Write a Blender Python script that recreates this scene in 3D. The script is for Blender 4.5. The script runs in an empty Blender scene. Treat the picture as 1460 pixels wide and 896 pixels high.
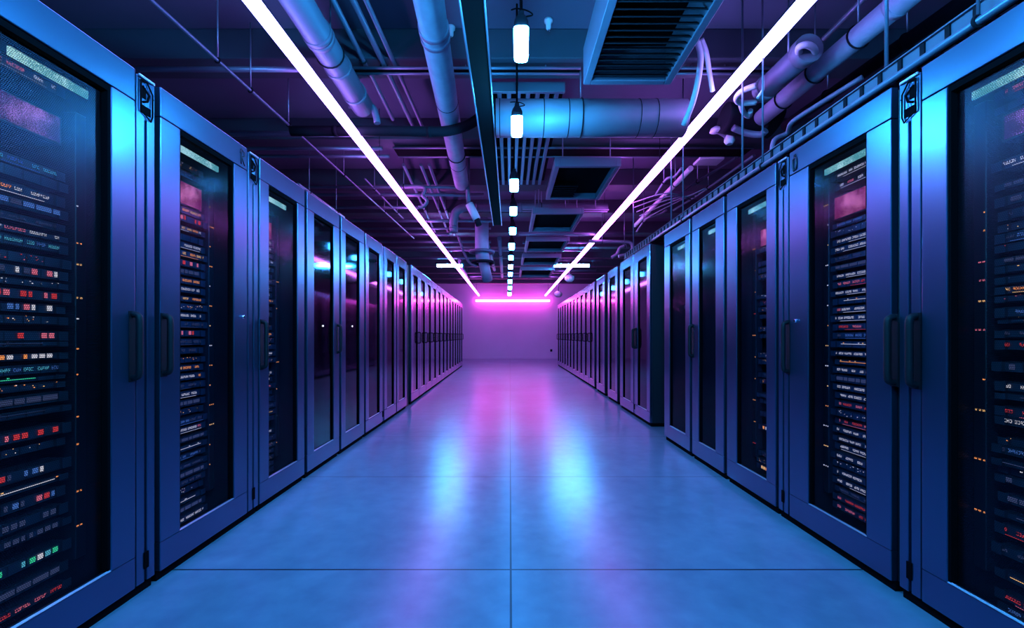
import bpy, bmesh, math, random
from mathutils import Vector, Matrix
random.seed(7)
scene = bpy.context.scene
COL = scene.collection
F = 640.0; VX, VY = 727.0, 479.0; EYE = 1.10      # focal length in px, vanishing point, eye height
CEIL = 3.65

def P(x, y, Z):
    """point at height Z above the eye that the photo shows at pixel x,y"""
    Y = F * Z / (VY - y)
    return Vector(((x - VX) * Y / F, Y, EYE + Z))
def Q(x, y, Y):
    """point at depth Y that the photo shows at pixel x,y"""
    return Vector(((x - VX) * Y / F, Y, EYE + (VY - y) * Y / F))

# ------------------------------------------------------------------ materials
def new_mat(name):
    m = bpy.data.materials.new(name); m.use_nodes = True
    nt = m.node_tree
    for n in list(nt.nodes): nt.nodes.remove(n)
    out = nt.nodes.new('ShaderNodeOutputMaterial')
    return m, nt, out
def principled(name, col, rough=.5, metal=0., noise=None, spec=None, tint=None, bump=None, rnoise=None):
    m, nt, out = new_mat(name)
    b = nt.nodes.new('ShaderNodeBsdfPrincipled')
    b.inputs['Base Color'].default_value = (*col, 1); b.inputs['Roughness'].default_value = rough
    b.inputs['Metallic'].default_value = metal
    if spec is not None: b.inputs['Specular IOR Level'].default_value = spec
    if tint: b.inputs['Specular Tint'].default_value = (*tint, 1)
    if noise or rnoise or bump:
        tc = nt.nodes.new('ShaderNodeTexCoord')
        nz = nt.nodes.new('ShaderNodeTexNoise'); nz.inputs['Scale'].default_value = (noise or rnoise or bump)[0]
        nz.inputs['Detail'].default_value = 6
        nt.links.new(tc.outputs['Object'], nz.inputs['Vector'])
        if noise:
            mr = nt.nodes.new('ShaderNodeMapRange'); mr.inputs['To Min'].default_value = 1 - noise[1]; mr.inputs['To Max'].default_value = 1 + noise[1]
            nt.links.new(nz.outputs['Fac'], mr.inputs['Value'])
            vm = nt.nodes.new('ShaderNodeVectorMath'); vm.operation = 'SCALE'; vm.inputs[0].default_value = col
            nt.links.new(mr.outputs[0], vm.inputs['Scale']); nt.links.new(vm.outputs[0], b.inputs['Base Color'])
        if rnoise:
            mr = nt.nodes.new('ShaderNodeMapRange'); mr.inputs['To Min'].default_value = rough - rnoise[1]; mr.inputs['To Max'].default_value = rough + rnoise[1]
            nt.links.new(nz.outputs['Fac'], mr.inputs['Value']); nt.links.new(mr.outputs[0], b.inputs['Roughness'])
        if bump:
            bp = nt.nodes.new('ShaderNodeBump'); bp.inputs['Strength'].default_value = bump[1]; bp.inputs['Distance'].default_value = .01
            nt.links.new(nz.outputs['Fac'], bp.inputs['Height']); nt.links.new(bp.outputs[0], b.inputs['Normal'])
    nt.links.new(b.outputs[0], out.inputs[0])
    return m
def emitter(name, col, strength):
    m, nt, out = new_mat(name)
    e = nt.nodes.new('ShaderNodeEmission'); e.inputs[0].default_value = (*col, 1); e.inputs[1].default_value = strength
    nt.links.new(e.outputs[0], out.inputs[0]); return m

M = {}
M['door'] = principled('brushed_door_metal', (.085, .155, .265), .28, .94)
M['door_far'] = principled('lit_satin_door_metal', (.19, .22, .37), .2, .95)  # lavender tube light put into the colour of the far doors
M['body'] = principled('black_cabinet_steel', (.012, .014, .022), .45, .3)
M['black'] = principled('matt_black', (.0015, .0015, .0025), .9, spec=.05)
M['handle'] = principled('black_handle_plastic', (.004, .004, .006), .55, spec=.25)
M['sill'] = principled('highlit_sill_metal', (.45, .48, .6), .35, .8)  # paler than the door metal: caught light put into the sill colour
M['chassis'] = principled('dark_server_steel', (.014, .016, .026), .5, .2)
M['bay'] = principled('drive_bay_steel', (.04, .05, .08), .5, .3)
M['chrome'] = principled('lock_chrome', (.8, .8, .85), .2, 1.)
M['ceil'] = principled('painted_concrete_ceiling', (.075, .07, .12), .8, noise=(1.3, .25))
M['beam'] = principled('dark_painted_beam', (.03, .03, .05), .7, noise=(2, .3))
M['wall'] = principled('plaster_with_magenta_light', (.55, .42, .62), .75, noise=(.9, .12))  # magenta of the tube light mixed into the plaster colour
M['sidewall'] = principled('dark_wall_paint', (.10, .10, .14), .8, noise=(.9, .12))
M['duct'] = principled('galvanised_duct', (.14, .15, .20), .6, .3, noise=(5, .2))
M['wrap'] = principled('pipe_insulation_wrap', (.27, .32, .42), .6, .1, noise=(9, .28), bump=(14, .5))
M['pipe'] = principled('painted_steel_pipe', (.12, .12, .18), .55, .2, noise=(4, .15))
M['strut'] = principled('zinc_strut', (.15, .16, .23), .42, .5)
M['dark'] = principled('dark_ceiling_steel', (.007, .007, .012), .75, 0., spec=.12)
M['plastic'] = principled('pale_conduit_plastic', (.5, .5, .56), .5)
M['ink'] = principled('black_marking_ink', (.004, .005, .02), .5)
M['teal'] = None

def floor_mat():
    m, nt, out = new_mat('polished_concrete_floor')
    N = nt.nodes.new; L = nt.links.new
    b = N('ShaderNodeBsdfPrincipled'); geo = N('ShaderNodeNewGeometry')
    sep = N('ShaderNodeSeparateXYZ'); L(geo.outputs['Position'], sep.inputs[0])
    def math_(op, a, b_=None, c=None):
        n = N('ShaderNodeMath'); n.operation = op
        for i, v in enumerate((a, b_, c)):
            if v is None: continue
            if isinstance(v, (int, float)): n.inputs[i].default_value = v
            else: L(v, n.inputs[i])
        return n.outputs[0]
    # expansion joints: one down the middle of the aisle, others across it
    jx = math_('LESS_THAN', math_('ABSOLUTE', math_('SUBTRACT', sep.outputs[0], .004)), .0045)
    u = math_('DIVIDE', math_('SUBTRACT', sep.outputs[1], 2.11), 1.39)
    fr = math_('ABSOLUTE', math_('SUBTRACT', math_('FRACT', math_('ADD', u, .5)), .5))
    jy = math_('LESS_THAN', math_('MULTIPLY', fr, 1.39), .0055)
    joint = math_('MAXIMUM', jx, jy)
    n1 = N('ShaderNodeTexNoise'); n1.inputs['Scale'].default_value = .9; n1.inputs['Detail'].default_value = 8; n1.inputs['Roughness'].default_value = .62
    n2 = N('ShaderNodeTexNoise'); n2.inputs['Scale'].default_value = 9; n2.inputs['Detail'].default_value = 8
    n3 = N('ShaderNodeTexNoise'); n3.inputs['Scale'].default_value = 70; n3.inputs['Detail'].default_value = 4
    for n in (n1, n2, n3): L(geo.outputs['Position'], n.inputs['Vector'])
    cr = N('ShaderNodeValToRGB'); L(math_('ADD', math_('MULTIPLY', n1.outputs['Fac'], .7), math_('MULTIPLY', n2.outputs['Fac'], .3)), cr.inputs[0])
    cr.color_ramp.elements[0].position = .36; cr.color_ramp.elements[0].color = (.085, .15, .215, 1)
    cr.color_ramp.elements[1].position = .64; cr.color_ramp.elements[1].color = (.17, .28, .36, 1)  # blue lamp light mixed into the concrete's own colour
    mx = N('ShaderNodeMixRGB'); mx.inputs[2].default_value = (.02, .02, .025, 1)
    L(joint, mx.inputs[0]); L(cr.outputs[0], mx.inputs[1]); L(mx.outputs[0], b.inputs['Base Color'])
    rr = N('ShaderNodeMapRange'); rr.inputs['From Min'].default_value = .3; rr.inputs['From Max'].default_value = .7
    rr.inputs['To Min'].default_value = FLOOR_ROUGH - .04; rr.inputs['To Max'].default_value = FLOOR_ROUGH + .03
    L(n2.outputs['Fac'], rr.inputs['Value']); b.inputs['Roughness'].default_value = FLOOR_ROUGH
    b.inputs['Specular Tint'].default_value = (.35, .72, 1, 1)  # blue of the light streaks put into the specular colour
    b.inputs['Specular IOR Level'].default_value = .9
    # worn pitted patches
    pit = math_('MULTIPLY', math_('GREATER_THAN', n3.outputs['Fac'], .70), math_('GREATER_THAN', n1.outputs['Fac'], .62))
    hgt = math_('SUBTRACT', math_('ADD', math_('MULTIPLY', n2.outputs['Fac'], .25), math_('MULTIPLY', n3.outputs['Fac'], .06)), math_('ADD', math_('MULTIPLY', joint, 1.), 0.))
    bp = N('ShaderNodeBump'); bp.inputs['Strength'].default_value = .35; bp.inputs['Distance'].default_value = .004
    L(hgt, bp.inputs['Height']); L(bp.outputs[0], b.inputs['Normal'])
    L(b.outputs[0], out.inputs[0]); return m
FLOOR_ROUGH = .275
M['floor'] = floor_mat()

def glass_mat(name, tint, rough=.02, k=1.):
    m, nt, out = new_mat(name); N = nt.nodes.new; L = nt.links.new
    tr = N('ShaderNodeBsdfTransparent'); tr.inputs[0].default_value = (*tint, 1)
    gl = N('ShaderNodeBsdfGlossy'); gl.inputs['Roughness'].default_value = rough; gl.inputs[0].default_value = (.9, .93, 1, 1)
    fr = N('ShaderNodeFresnel'); fr.inputs[0].default_value = 1.5
    ge = N('ShaderNodeNewGeometry'); inv = N('ShaderNodeMath'); inv.operation = 'SUBTRACT'; inv.inputs[0].default_value = 1; L(ge.outputs['Backfacing'], inv.inputs[1])
    m1 = N('ShaderNodeMath'); m1.operation = 'MULTIPLY'; L(fr.outputs[0], m1.inputs[0]); L(inv.outputs[0], m1.inputs[1])
    m2 = N('ShaderNodeMath'); m2.operation = 'MULTIPLY'; L(m1.outputs[0], m2.inputs[0]); m2.inputs[1].default_value = k
    mix = N('ShaderNodeMixShader'); L(m2.outputs[0], mix.inputs[0]); L(tr.outputs[0], mix.inputs[1]); L(gl.outputs[0], mix.inputs[2])
    L(mix.outputs[0], out.inputs[0]); return m
M['glass'] = glass_mat('smoked_glass', (.80, .82, .92), .16, .2)
M['glass_dark'] = glass_mat('dark_smoked_glass', (.16, .17, .24), .06, .9)

def perforated():
    m, nt, out = new_mat('perforated_steel_mesh'); N = nt.nodes.new; L = nt.links.new
    tc = N('ShaderNodeTexCoord'); mp = N('ShaderNodeMapping'); L(tc.outputs['Object'], mp.inputs[0])
    mp.inputs['Scale'].default_value = (1, 1, 1)
    sep = N('ShaderNodeSeparateXYZ'); L(mp.outputs[0], sep.inputs[0])
    def mt(op, a, b=None):
        n = N('ShaderNodeMath'); n.operation = op
        for i, v in enumerate((a, b)):
            if v is None: continue
            if isinstance(v, (int, float)): n.inputs[i].default_value = v
            else: L(v, n.inputs[i])
        return n.outputs[0]
    pit = .0062
    zz = mt('DIVIDE', sep.outputs[2], pit)
    row = mt('FLOOR', zz)
    yy = mt('ADD', mt('DIVIDE', sep.outputs[1], pit), mt('MULTIPLY', row, .5))
    fy = mt('SUBTRACT', mt('FRACT', yy), .5); fz = mt('SUBTRACT', mt('FRACT', zz), .5)
    d = mt('SQRT', mt('ADD', mt('MULTIPLY', fy, fy), mt('MULTIPLY', fz, fz)))
    hole = mt('LESS_THAN', d, .43)
    tr = N('ShaderNodeBsdfTransparent'); gl = N('ShaderNodeBsdfGlossy'); gl.inputs['Roughness'].default_value = .3
    gl.inputs[0].default_value = (.035, .04, .06, 1)
    mix = N('ShaderNodeMixShader'); L(hole, mix.inputs[0]); L(gl.outputs[0], mix.inputs[1]); L(tr.outputs[0], mix.inputs[2])
    L(mix.outputs[0], out.inputs[0]); return m
M['mesh'] = perforated()

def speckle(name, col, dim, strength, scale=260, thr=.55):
    """speckled emission: bright pin points on a dim panel"""
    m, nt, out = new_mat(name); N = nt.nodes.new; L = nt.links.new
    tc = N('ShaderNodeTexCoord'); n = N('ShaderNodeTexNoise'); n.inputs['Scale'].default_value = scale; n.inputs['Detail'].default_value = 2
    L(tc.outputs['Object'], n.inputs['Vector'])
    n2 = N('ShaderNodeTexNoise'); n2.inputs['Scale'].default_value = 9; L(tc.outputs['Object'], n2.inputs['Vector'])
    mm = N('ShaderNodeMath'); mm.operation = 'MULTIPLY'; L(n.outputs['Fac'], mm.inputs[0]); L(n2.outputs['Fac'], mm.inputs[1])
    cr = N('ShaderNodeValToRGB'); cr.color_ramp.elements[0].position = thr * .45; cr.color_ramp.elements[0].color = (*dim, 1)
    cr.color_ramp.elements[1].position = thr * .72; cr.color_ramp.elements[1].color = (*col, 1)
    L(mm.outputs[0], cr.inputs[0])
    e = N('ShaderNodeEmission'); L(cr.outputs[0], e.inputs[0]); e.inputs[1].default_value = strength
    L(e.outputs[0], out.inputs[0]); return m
M['pinkpanel'] = speckle('painted_pink_glow', (1., .28, .62), (.20, .022, .11), .85)  # pink speckled glow painted as emission on the panel face
M['violetpanel'] = speckle('painted_violet_glow', (.62, .22, .8), (.05, .018, .10), .8)  # violet version of the same painted glow
M['teal'] = speckle('teal_light_strip', (.55, 1., .95), (.10, .42, .42), .9, 190, .5)

LED = dict(white=((.85, .85, 1), .8), orange=((1, .33, .10), 1.1), red=((1, .07, .09), .6), pink=((1, .22, .35), .7), cyan=((.12, .62, .9), .65),
           blue=((.10, .28, .9), .55), green=((.05, .85, .45), .7), slate=((.10, .15, .38), .35), amber=((1, .55, .22), 1.0))
LEDN = list(LED)
for k, (c, s) in LED.items(): M['led_' + k] = emitter('indicator_' + k, c, s)
LEDM = ['led_' + k for k in LEDN]
M['spark'] = emitter('white_status_light', (.9, .93, 1), 3)

def tube_mat(name, near, far, y0, y1, s):
    """colour-changing LED tube: its own colour runs from one hue to another along its length"""
    m, nt, out = new_mat(name); N = nt.nodes.new; L = nt.links.new
    g = N('ShaderNodeNewGeometry'); sp = N('ShaderNodeSeparateXYZ'); L(g.outputs['Position'], sp.inputs[0])
    mr = N('ShaderNodeMapRange'); mr.inputs['From Min'].default_value = y0; mr.inputs['From Max'].default_value = y1; L(sp.outputs[1], mr.inputs['Value'])
    mx = N('ShaderNodeMixRGB'); mx.inputs[1].default_value = (*near, 1); mx.inputs[2].default_value = (*far, 1); L(mr.outputs[0], mx.inputs[0])
    e = N('ShaderNodeEmission'); L(mx.outputs[0], e.inputs[0]); e.inputs[1].default_value = s
    L(e.outputs[0], out.inputs[0]); return m
M['tube'] = tube_mat('led_tube_light', (.13, .28, 1.), (.70, .15, 1.), 1.5, 6.5, 25)
M['tube_cross'] = emitter('magenta_tube_light', (1., .07, .62), 30)
M['tube_blue'] = emitter('cyan_tube_light', (.03, .44, 1.), 360)
M['lamp'] = emitter('cyan_lamp_glass', (.04, .44, 1.), 560)
M['lamp_fill'] = emitter('added_cyan_lamp_glass', (.03, .46, 1.), 1150)  # unseen added lamps that brighten the near floor and doors
M['lamp_far'] = emitter('cyan_lamp_glass_dimmer', (.04, .38, 1.), 70)

# ------------------------------------------------------------------ mesh builder
class MB:
    def __init__(s): s.bm = bmesh.new()
    def box(s, x0, x1, y0, y1, z0, z1, mi=0):
        if x0 > x1: x0, x1 = x1, x0
        if y0 > y1: y0, y1 = y1, y0
        if z0 > z1: z0, z1 = z1, z0
        v = [s.bm.verts.new(p) for p in ((x0, y0, z0), (x1, y0, z0), (x1, y1, z0), (x0, y1, z0), (x0, y0, z1), (x1, y0, z1), (x1, y1, z1), (x0, y1, z1))]
        for f in ((3, 2, 1, 0), (4, 5, 6, 7), (0, 1, 5, 4), (1, 2, 6, 5), (2, 3, 7, 6), (3, 0, 4, 7)):
            s.bm.faces.new([v[i] for i in f]).material_index = mi
        return s
    def quad(s, pts, mi=0):
        s.bm.faces.new([s.bm.verts.new(p) for p in pts]).material_index = mi; return s
    def tube(s, pts, r, n=14, mi=0, cap=True, radii=None):
        pts = [Vector(p) for p in pts]; k = len(pts); rings = []
        t0 = (pts[1] - pts[0]).normalized(); a = t0.orthogonal().normalized()
        for i, p in enumerate(pts):
            if i == 0: t = t0
            elif i == k - 1: t = (pts[-1] - pts[-2]).normalized()
            else: t = ((pts[i] - pts[i - 1]).normalized() + (pts[i + 1] - pts[i]).normalized()).normalized()
            a = (a - t * a.dot(t)).normalized(); b = t.cross(a)
            rr = radii[i] if radii else r
            if 0 < i < k - 1:
                c = (pts[i] - pts[i - 1]).normalized().dot(t); sc = 1 / max(c, .5)
            else: sc = 1
            rings.append([s.bm.verts.new(p + (a * math.cos(2 * math.pi * j / n) + b * math.sin(2 * math.pi * j / n)) * rr) for j in range(n)])
        for q in range(k - 1):
            for j in range(n):
                f = s.bm.faces.new([rings[q][j], rings[q][(j + 1) % n], rings[q + 1][(j + 1) % n], rings[q + 1][j]]); f.material_index = mi; f.smooth = True
        if cap:
            s.bm.faces.new(rings[0][::-1]).material_index = mi; s.bm.faces.new(rings[-1]).material_index = mi
        return s
    def torus(s, c, axis, R, r, n=24, m=8, mi=0):
        c = Vector(c); t = Vector(axis).normalized(); a = t.orthogonal().normalized(); b = t.cross(a); rings = []
        for i in range(n):
            th = 2 * math.pi * i / n; d = a * math.cos(th) + b * math.sin(th)
            rings.append([s.bm.verts.new(c + d * (R + r * math.cos(2 * math.pi * j / m)) + t * r * math.sin(2 * math.pi * j / m)) for j in range(m)])
        for i in range(n):
            for j in range(m):
                f = s.bm.faces.new([rings[i][j], rings[i][(j + 1) % m], rings[(i + 1) % n][(j + 1) % m], rings[(i + 1) % n][j]]); f.material_index = mi; f.smooth = True
        return s
    def lathe(s, c, prof, n=24, mi=0, sq=None):
        """profile of (radius, z) about the vertical through c; sq makes a rounded-square section"""
        c = Vector(c); rings = []
        for r, z in prof:
            ring = []
            for j in range(n):
                th = 2 * math.pi * j / n; cx, sx = math.cos(th), math.sin(th)
                if sq: k = (abs(cx) ** sq + abs(sx) ** sq) ** (-1 / sq)
                else: k = 1
                ring.append(s.bm.verts.new(c + Vector((cx * r * k, sx * r * k, z))))
            rings.append(ring)
        for q in range(len(prof) - 1):
            for j in range(n):
                f = s.bm.faces.new([rings[q][j], rings[q][(j + 1) % n], rings[q + 1][(j + 1) % n], rings[q + 1][j]]); f.material_index = mi; f.smooth = True
        s.bm.faces.new(rings[0][::-1]).material_index = mi; s.bm.faces.new(rings[-1]).material_index = mi
        return s
    def build(s, name, mats, parent=None, bevel=0, seg=2, loc=None):
        if isinstance(mats, str): mats = [mats]
        if parent is not None: o0 = world_loc(parent)
        elif loc is not None: o0 = Vector(loc)
        else:
            xs = [v.co for v in s.bm.verts]
            o0 = Vector(((min(c.x for c in xs) + max(c.x for c in xs)) / 2, (min(c.y for c in xs) + max(c.y for c in xs)) / 2, min(c.z for c in xs)))
        bmesh.ops.recalc_face_normals(s.bm, faces=s.bm.faces)
        bmesh.ops.translate(s.bm, verts=s.bm.verts, vec=-o0)
        me = bpy.data.meshes.new(name); s.bm.to_mesh(me); s.bm.free()
        for k in mats: me.materials.append(M[k])
        o = bpy.data.objects.new(name, me); COL.objects.link(o)
        if parent is not None: o.parent = parent
        else: o.location = o0
        LOC[o.name] = o0
        if bevel:
            b = o.modifiers.new('bevel', 'BEVEL'); b.width = bevel; b.segments = seg; b.limit_method = 'ANGLE'
        return o
LOC = {}
def world_loc(o): return LOC[o.name]
def tag(o, label=None, cat=None, group=None, kind=None):
    if label: o['label'] = label
    if cat: o['category'] = cat
    if group: o['group'] = group
    if kind: o['kind'] = kind
    return o
def empty(name, loc, label, cat, group=None):
    o = bpy.data.objects.new(name, None); COL.objects.link(o); o.location = loc; o.empty_display_size = .1
    LOC[o.name] = Vector(loc); return tag(o, label, cat, group)
def smooth_path(pts, n=8):
    """Catmull-Rom through the points"""
    pts = [Vector(p) for p in pts]; q = [pts[0] * 2 - pts[1]] + pts + [pts[-1] * 2 - pts[-2]]; out = []
    for i in range(1, len(q) - 2):
        for k in range(n):
            t = k / n; a, b, c, d = q[i - 1], q[i], q[i + 1], q[i + 2]
            out.append(.5 * ((2 * b) + (c - a) * t + (2 * a - 5 * b + 4 * c - d) * t * t + (3 * b - a - 3 * c + d) * t ** 3))
    out.append(pts[-1]); return out
ORD = ['topmost', 'second', 'third', 'fourth', 'fifth', 'sixth', 'seventh', 'eighth', 'ninth', 'tenth', 'eleventh', 'twelfth', 'thirteenth', 'fourteenth', 'fifteenth', 'sixteenth', 'seventeenth', 'eighteenth', 'nineteenth', 'twentieth'] + \
      ['twenty-' + w for w in ('first', 'second', 'third', 'fourth', 'fifth', 'sixth', 'seventh', 'eighth', 'ninth')] + ['thirtieth'] + ['thirty-' + w for w in ('first', 'second', 'third', 'fourth', 'fifth', 'sixth', 'seventh', 'eighth', 'ninth')] + ['fortieth'] + ['forty-' + w for w in ('first', 'second', 'third', 'fourth', 'fifth', 'sixth', 'seventh', 'eighth')]
NTH = ['nearest'] + ORD[1:]

# ------------------------------------------------------------------ room
XL, XR, YB, YE = -4.4, 4.4, -2.6, 21.4
tag(MB().box(XL, XR, YB, YE, -.2, 0).build('floor', 'floor'), 'polished concrete floor with blue light put into its colour, dark joints', kind='structure')
tag(MB().box(XL, XR, YB, YE, CEIL, CEIL + .2).build('ceiling', 'ceil'), 'dark painted concrete ceiling above the pipes', kind='structure')
tag(MB().box(XL - .2, XL, YB, YE, -.2, CEIL + .2).build('wall_left', 'sidewall'), 'dark side wall behind the left row', kind='structure')
tag(MB().box(XR, XR + .2, YB, YE, -.2, CEIL + .2).build('wall_right', 'sidewall'), 'dark side wall behind the right row', kind='structure')
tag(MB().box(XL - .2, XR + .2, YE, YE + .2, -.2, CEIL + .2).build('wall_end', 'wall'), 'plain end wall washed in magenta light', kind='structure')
tag(MB().box(XL - .2, XR + .2, YB - .2, YB, -.2, CEIL + .2).build('wall_back', 'sidewall'), 'dark wall behind the viewpoint', kind='structure')
tag(MB().box(XL, XR, YE - .015, YE, 0, .12).build('baseboard_end', 'wall', bevel=.004), 'low skirting along the end wall', kind='structure')
for i, y in enumerate((2.15, 3.72, 5.25, 6.85, 8.4, 10., 11.6, 13.2, 14.8, 16.4, 18., 19.6)):
    tag(MB().box(XL, XR, y, y + .30, 3.40, CEIL).build('trim_%d' % (i + 1), 'beam', bevel=.01), 'dark concrete beam crossing the ceiling', kind='structure')

# ------------------------------------------------------------------ cabinets
def lights_mesh(mb, s, xf, y0, y1, z0, h, style, rng):
    """small glowing marks on the front plane x = xf of a rack unit; aisle side is -s"""
    xx = xf - s * .0015
    def rect(a, b, c, d, led):
        mb.quad(((xx, a, c), (xx, b, c), (xx, b, d), (xx, a, d)), LEDN.index(led))
    def glyph(a, w, zc, hh, led):
        t = w * .24; k = rng.randrange(6)
        rect(a, a + t, zc - hh / 2, zc + hh / 2, led)
        if k in (0, 1, 3): rect(a, a + w, zc + hh / 2 - hh * .18, zc + hh / 2, led)
        if k in (0, 2, 3, 4): rect(a, a + w, zc - hh / 2, zc - hh / 2 + hh * .18, led)
        if k in (1, 2, 5): rect(a, a + w * .9, zc - hh * .09, zc + hh * .09, led)
        if k in (0, 4, 5): rect(a + w - t, a + w, zc - hh / 2, zc + hh / 2, led)
    zc = z0 + h / 2
    pal = {'w': ['white'], 'p': ['pink', 'white', 'white'], 'o': ['orange', 'amber', 'white'], 'c': ['cyan', 'blue'], 'r': ['red', 'pink'], 'g': ['green', 'green', 'cyan', 'white'],
           'b': ['blue', 'slate', 'blue'], 's': ['slate'], 'm': ['red', 'blue', 'white', 'pink', 'slate']}[style[1]]
    k = style[0]
    if k == 'T':                                   # tight row of little characters
        a = y0 + rng.uniform(0, .03); hh = min(.012, h * .32); w = .0068
        while a < y1 - w:
            led = rng.choice(pal)
            for _ in range(rng.randint(3, 8)):
                if a > y1 - w: break
                glyph(a, w, zc, hh, led); a += w * 1.25
            a += rng.choice((.008, .014, .03))
        if rng.random() < .5: rect(y0, y1 - rng.uniform(0, .1), z0 + .003, z0 + .0045, rng.choice(pal))
    elif k == 'S':                                 # square drive labels
        w = .020; a = y0 + rng.uniform(0, .02); hh = min(.020, h * .5)
        while a < y1 - w:
            if rng.random() < .68: rect(a, a + w * rng.choice((1, 1, .6)), zc - hh / 2, zc + hh / 2, rng.choice(pal))
            a += w * 1.35
    elif k == 'D':                                 # scattered pin lights
        for _ in range(18):
            a = rng.uniform(y0, y1); z = zc + rng.uniform(-.3, .3) * h; q = rng.choice((.003, .004, .006))
            rect(a, a + q, z, z + .003, rng.choice(pal))
    elif k == 'L':                                 # thin light line
        rect(y0, y1 - rng.uniform(0, .08), zc - .0012, zc + .0012, rng.choice(pal))
        for _ in range(5):
            a = rng.uniform(y0, y1); rect(a, a + .008, zc + .004, zc + .008, rng.choice(pal))
    elif k == 'B':                                 # solid coloured block row
        a = y0
        while a < y1 - .02:
            w = rng.uniform(.02, .06); rect(a, min(a + w, y1), zc - h * .22, zc + h * .22, rng.choice(pal)); a += w + .006
    return mb

COLOUR_WORD = {'w': 'white', 'p': 'pink and white', 'o': 'orange', 'c': 'cyan', 'r': 'red', 'g': 'green', 'b': 'blue', 's': 'faint slate blue', 'm': 'multicoloured'}
MARK_WORD = {'T': 'row of small lit characters', 'S': 'row of square drive lights', 'D': 'scattered pin lights', 'L': 'thin light line', 'B': 'solid lit blocks'}

def rack_units(s, X, Y0, Y1, spec, place, rng):
    """the servers inside one cabinet: each a thing of its own on the gear plane"""
    ya, yb = Y0 + .03, Y1 - .125
    n = 0
    for (z, h, style) in sorted(spec, key=lambda t: -t[0]):
        dx = rng.choice((0, 0, .012, -.012)); xf = X + s * (.185 + dx)
        word = ORD[n]; n += 1
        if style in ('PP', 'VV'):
            r = empty('painted_glow_panel', (xf, (ya + yb) / 2, z), 'front panel with painted speckled %s glow in the %s' % ('pink' if style == 'PP' else 'violet', place), 'rack panel', 'rack equipment')
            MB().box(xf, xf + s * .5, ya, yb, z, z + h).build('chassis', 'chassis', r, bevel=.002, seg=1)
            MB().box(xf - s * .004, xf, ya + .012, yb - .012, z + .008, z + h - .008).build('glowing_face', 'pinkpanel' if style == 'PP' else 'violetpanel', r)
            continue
        r = empty('rack_server', (xf, (ya + yb) / 2, z), 'black server with %s %s, %s in the %s' % (
            COLOUR_WORD[style[1]], {'T': 'characters', 'S': 'squares', 'D': 'pin points', 'L': 'line', 'B': 'blocks'}[style[0]], 'topmost unit' if word == 'topmost' else word + ' from top', place), 'server', 'rack equipment')
        m = MB().box(xf, xf + s * .6, ya, yb, z, z + h - .004)
        m.build('chassis', 'chassis', r, bevel=.0015, seg=1)
        m = MB()                                    # slotted front plate with ears
        m.box(xf - s * .003, xf, ya - .01, ya + .012, z, z + h - .006); m.box(xf - s * .003, xf, yb - .012, yb + .022, z, z + h - .006)
        k = max(2, int((yb - ya) / .06))
        for i in range(k):
            a = ya + .016 + i * (yb - ya - .032) / k
            m.box(xf - s * .001, xf, a, a + (yb - ya - .032) / k - .006, z + .003, z + h - .008)
        m.build('front_plate', 'bay', r)
        lights_mesh(MB(), s, xf - s * .003, ya + (.10 if Y0 > 1.6 else .0), yb - .012, z, h, style, rng).build('indicator_lights', LEDM, r)

def power_strip(s, X, Y1, z0, z1, marks, parent, rng):
    xf = X + s * .18
    o = MB().box(xf, xf + s * .05, Y1 - .075, Y1 - .028, z0, z1).build('power_strip', 'chassis', parent, bevel=.003, seg=1)
    m = MB(); xx = xf - s * .0015
    for z, led in marks:
        for k in range(rng.randint(1, 3)):
            a = Y1 - .073 + k * .015; w = rng.choice((.007, .010)); 
            m.quad(((xx, a, z), (xx, a + w, z), (xx, a + w, z + .006), (xx, a, z + .006)), LEDN.index(led))
    m.build('indicator_lights', LEDM, o)

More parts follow.
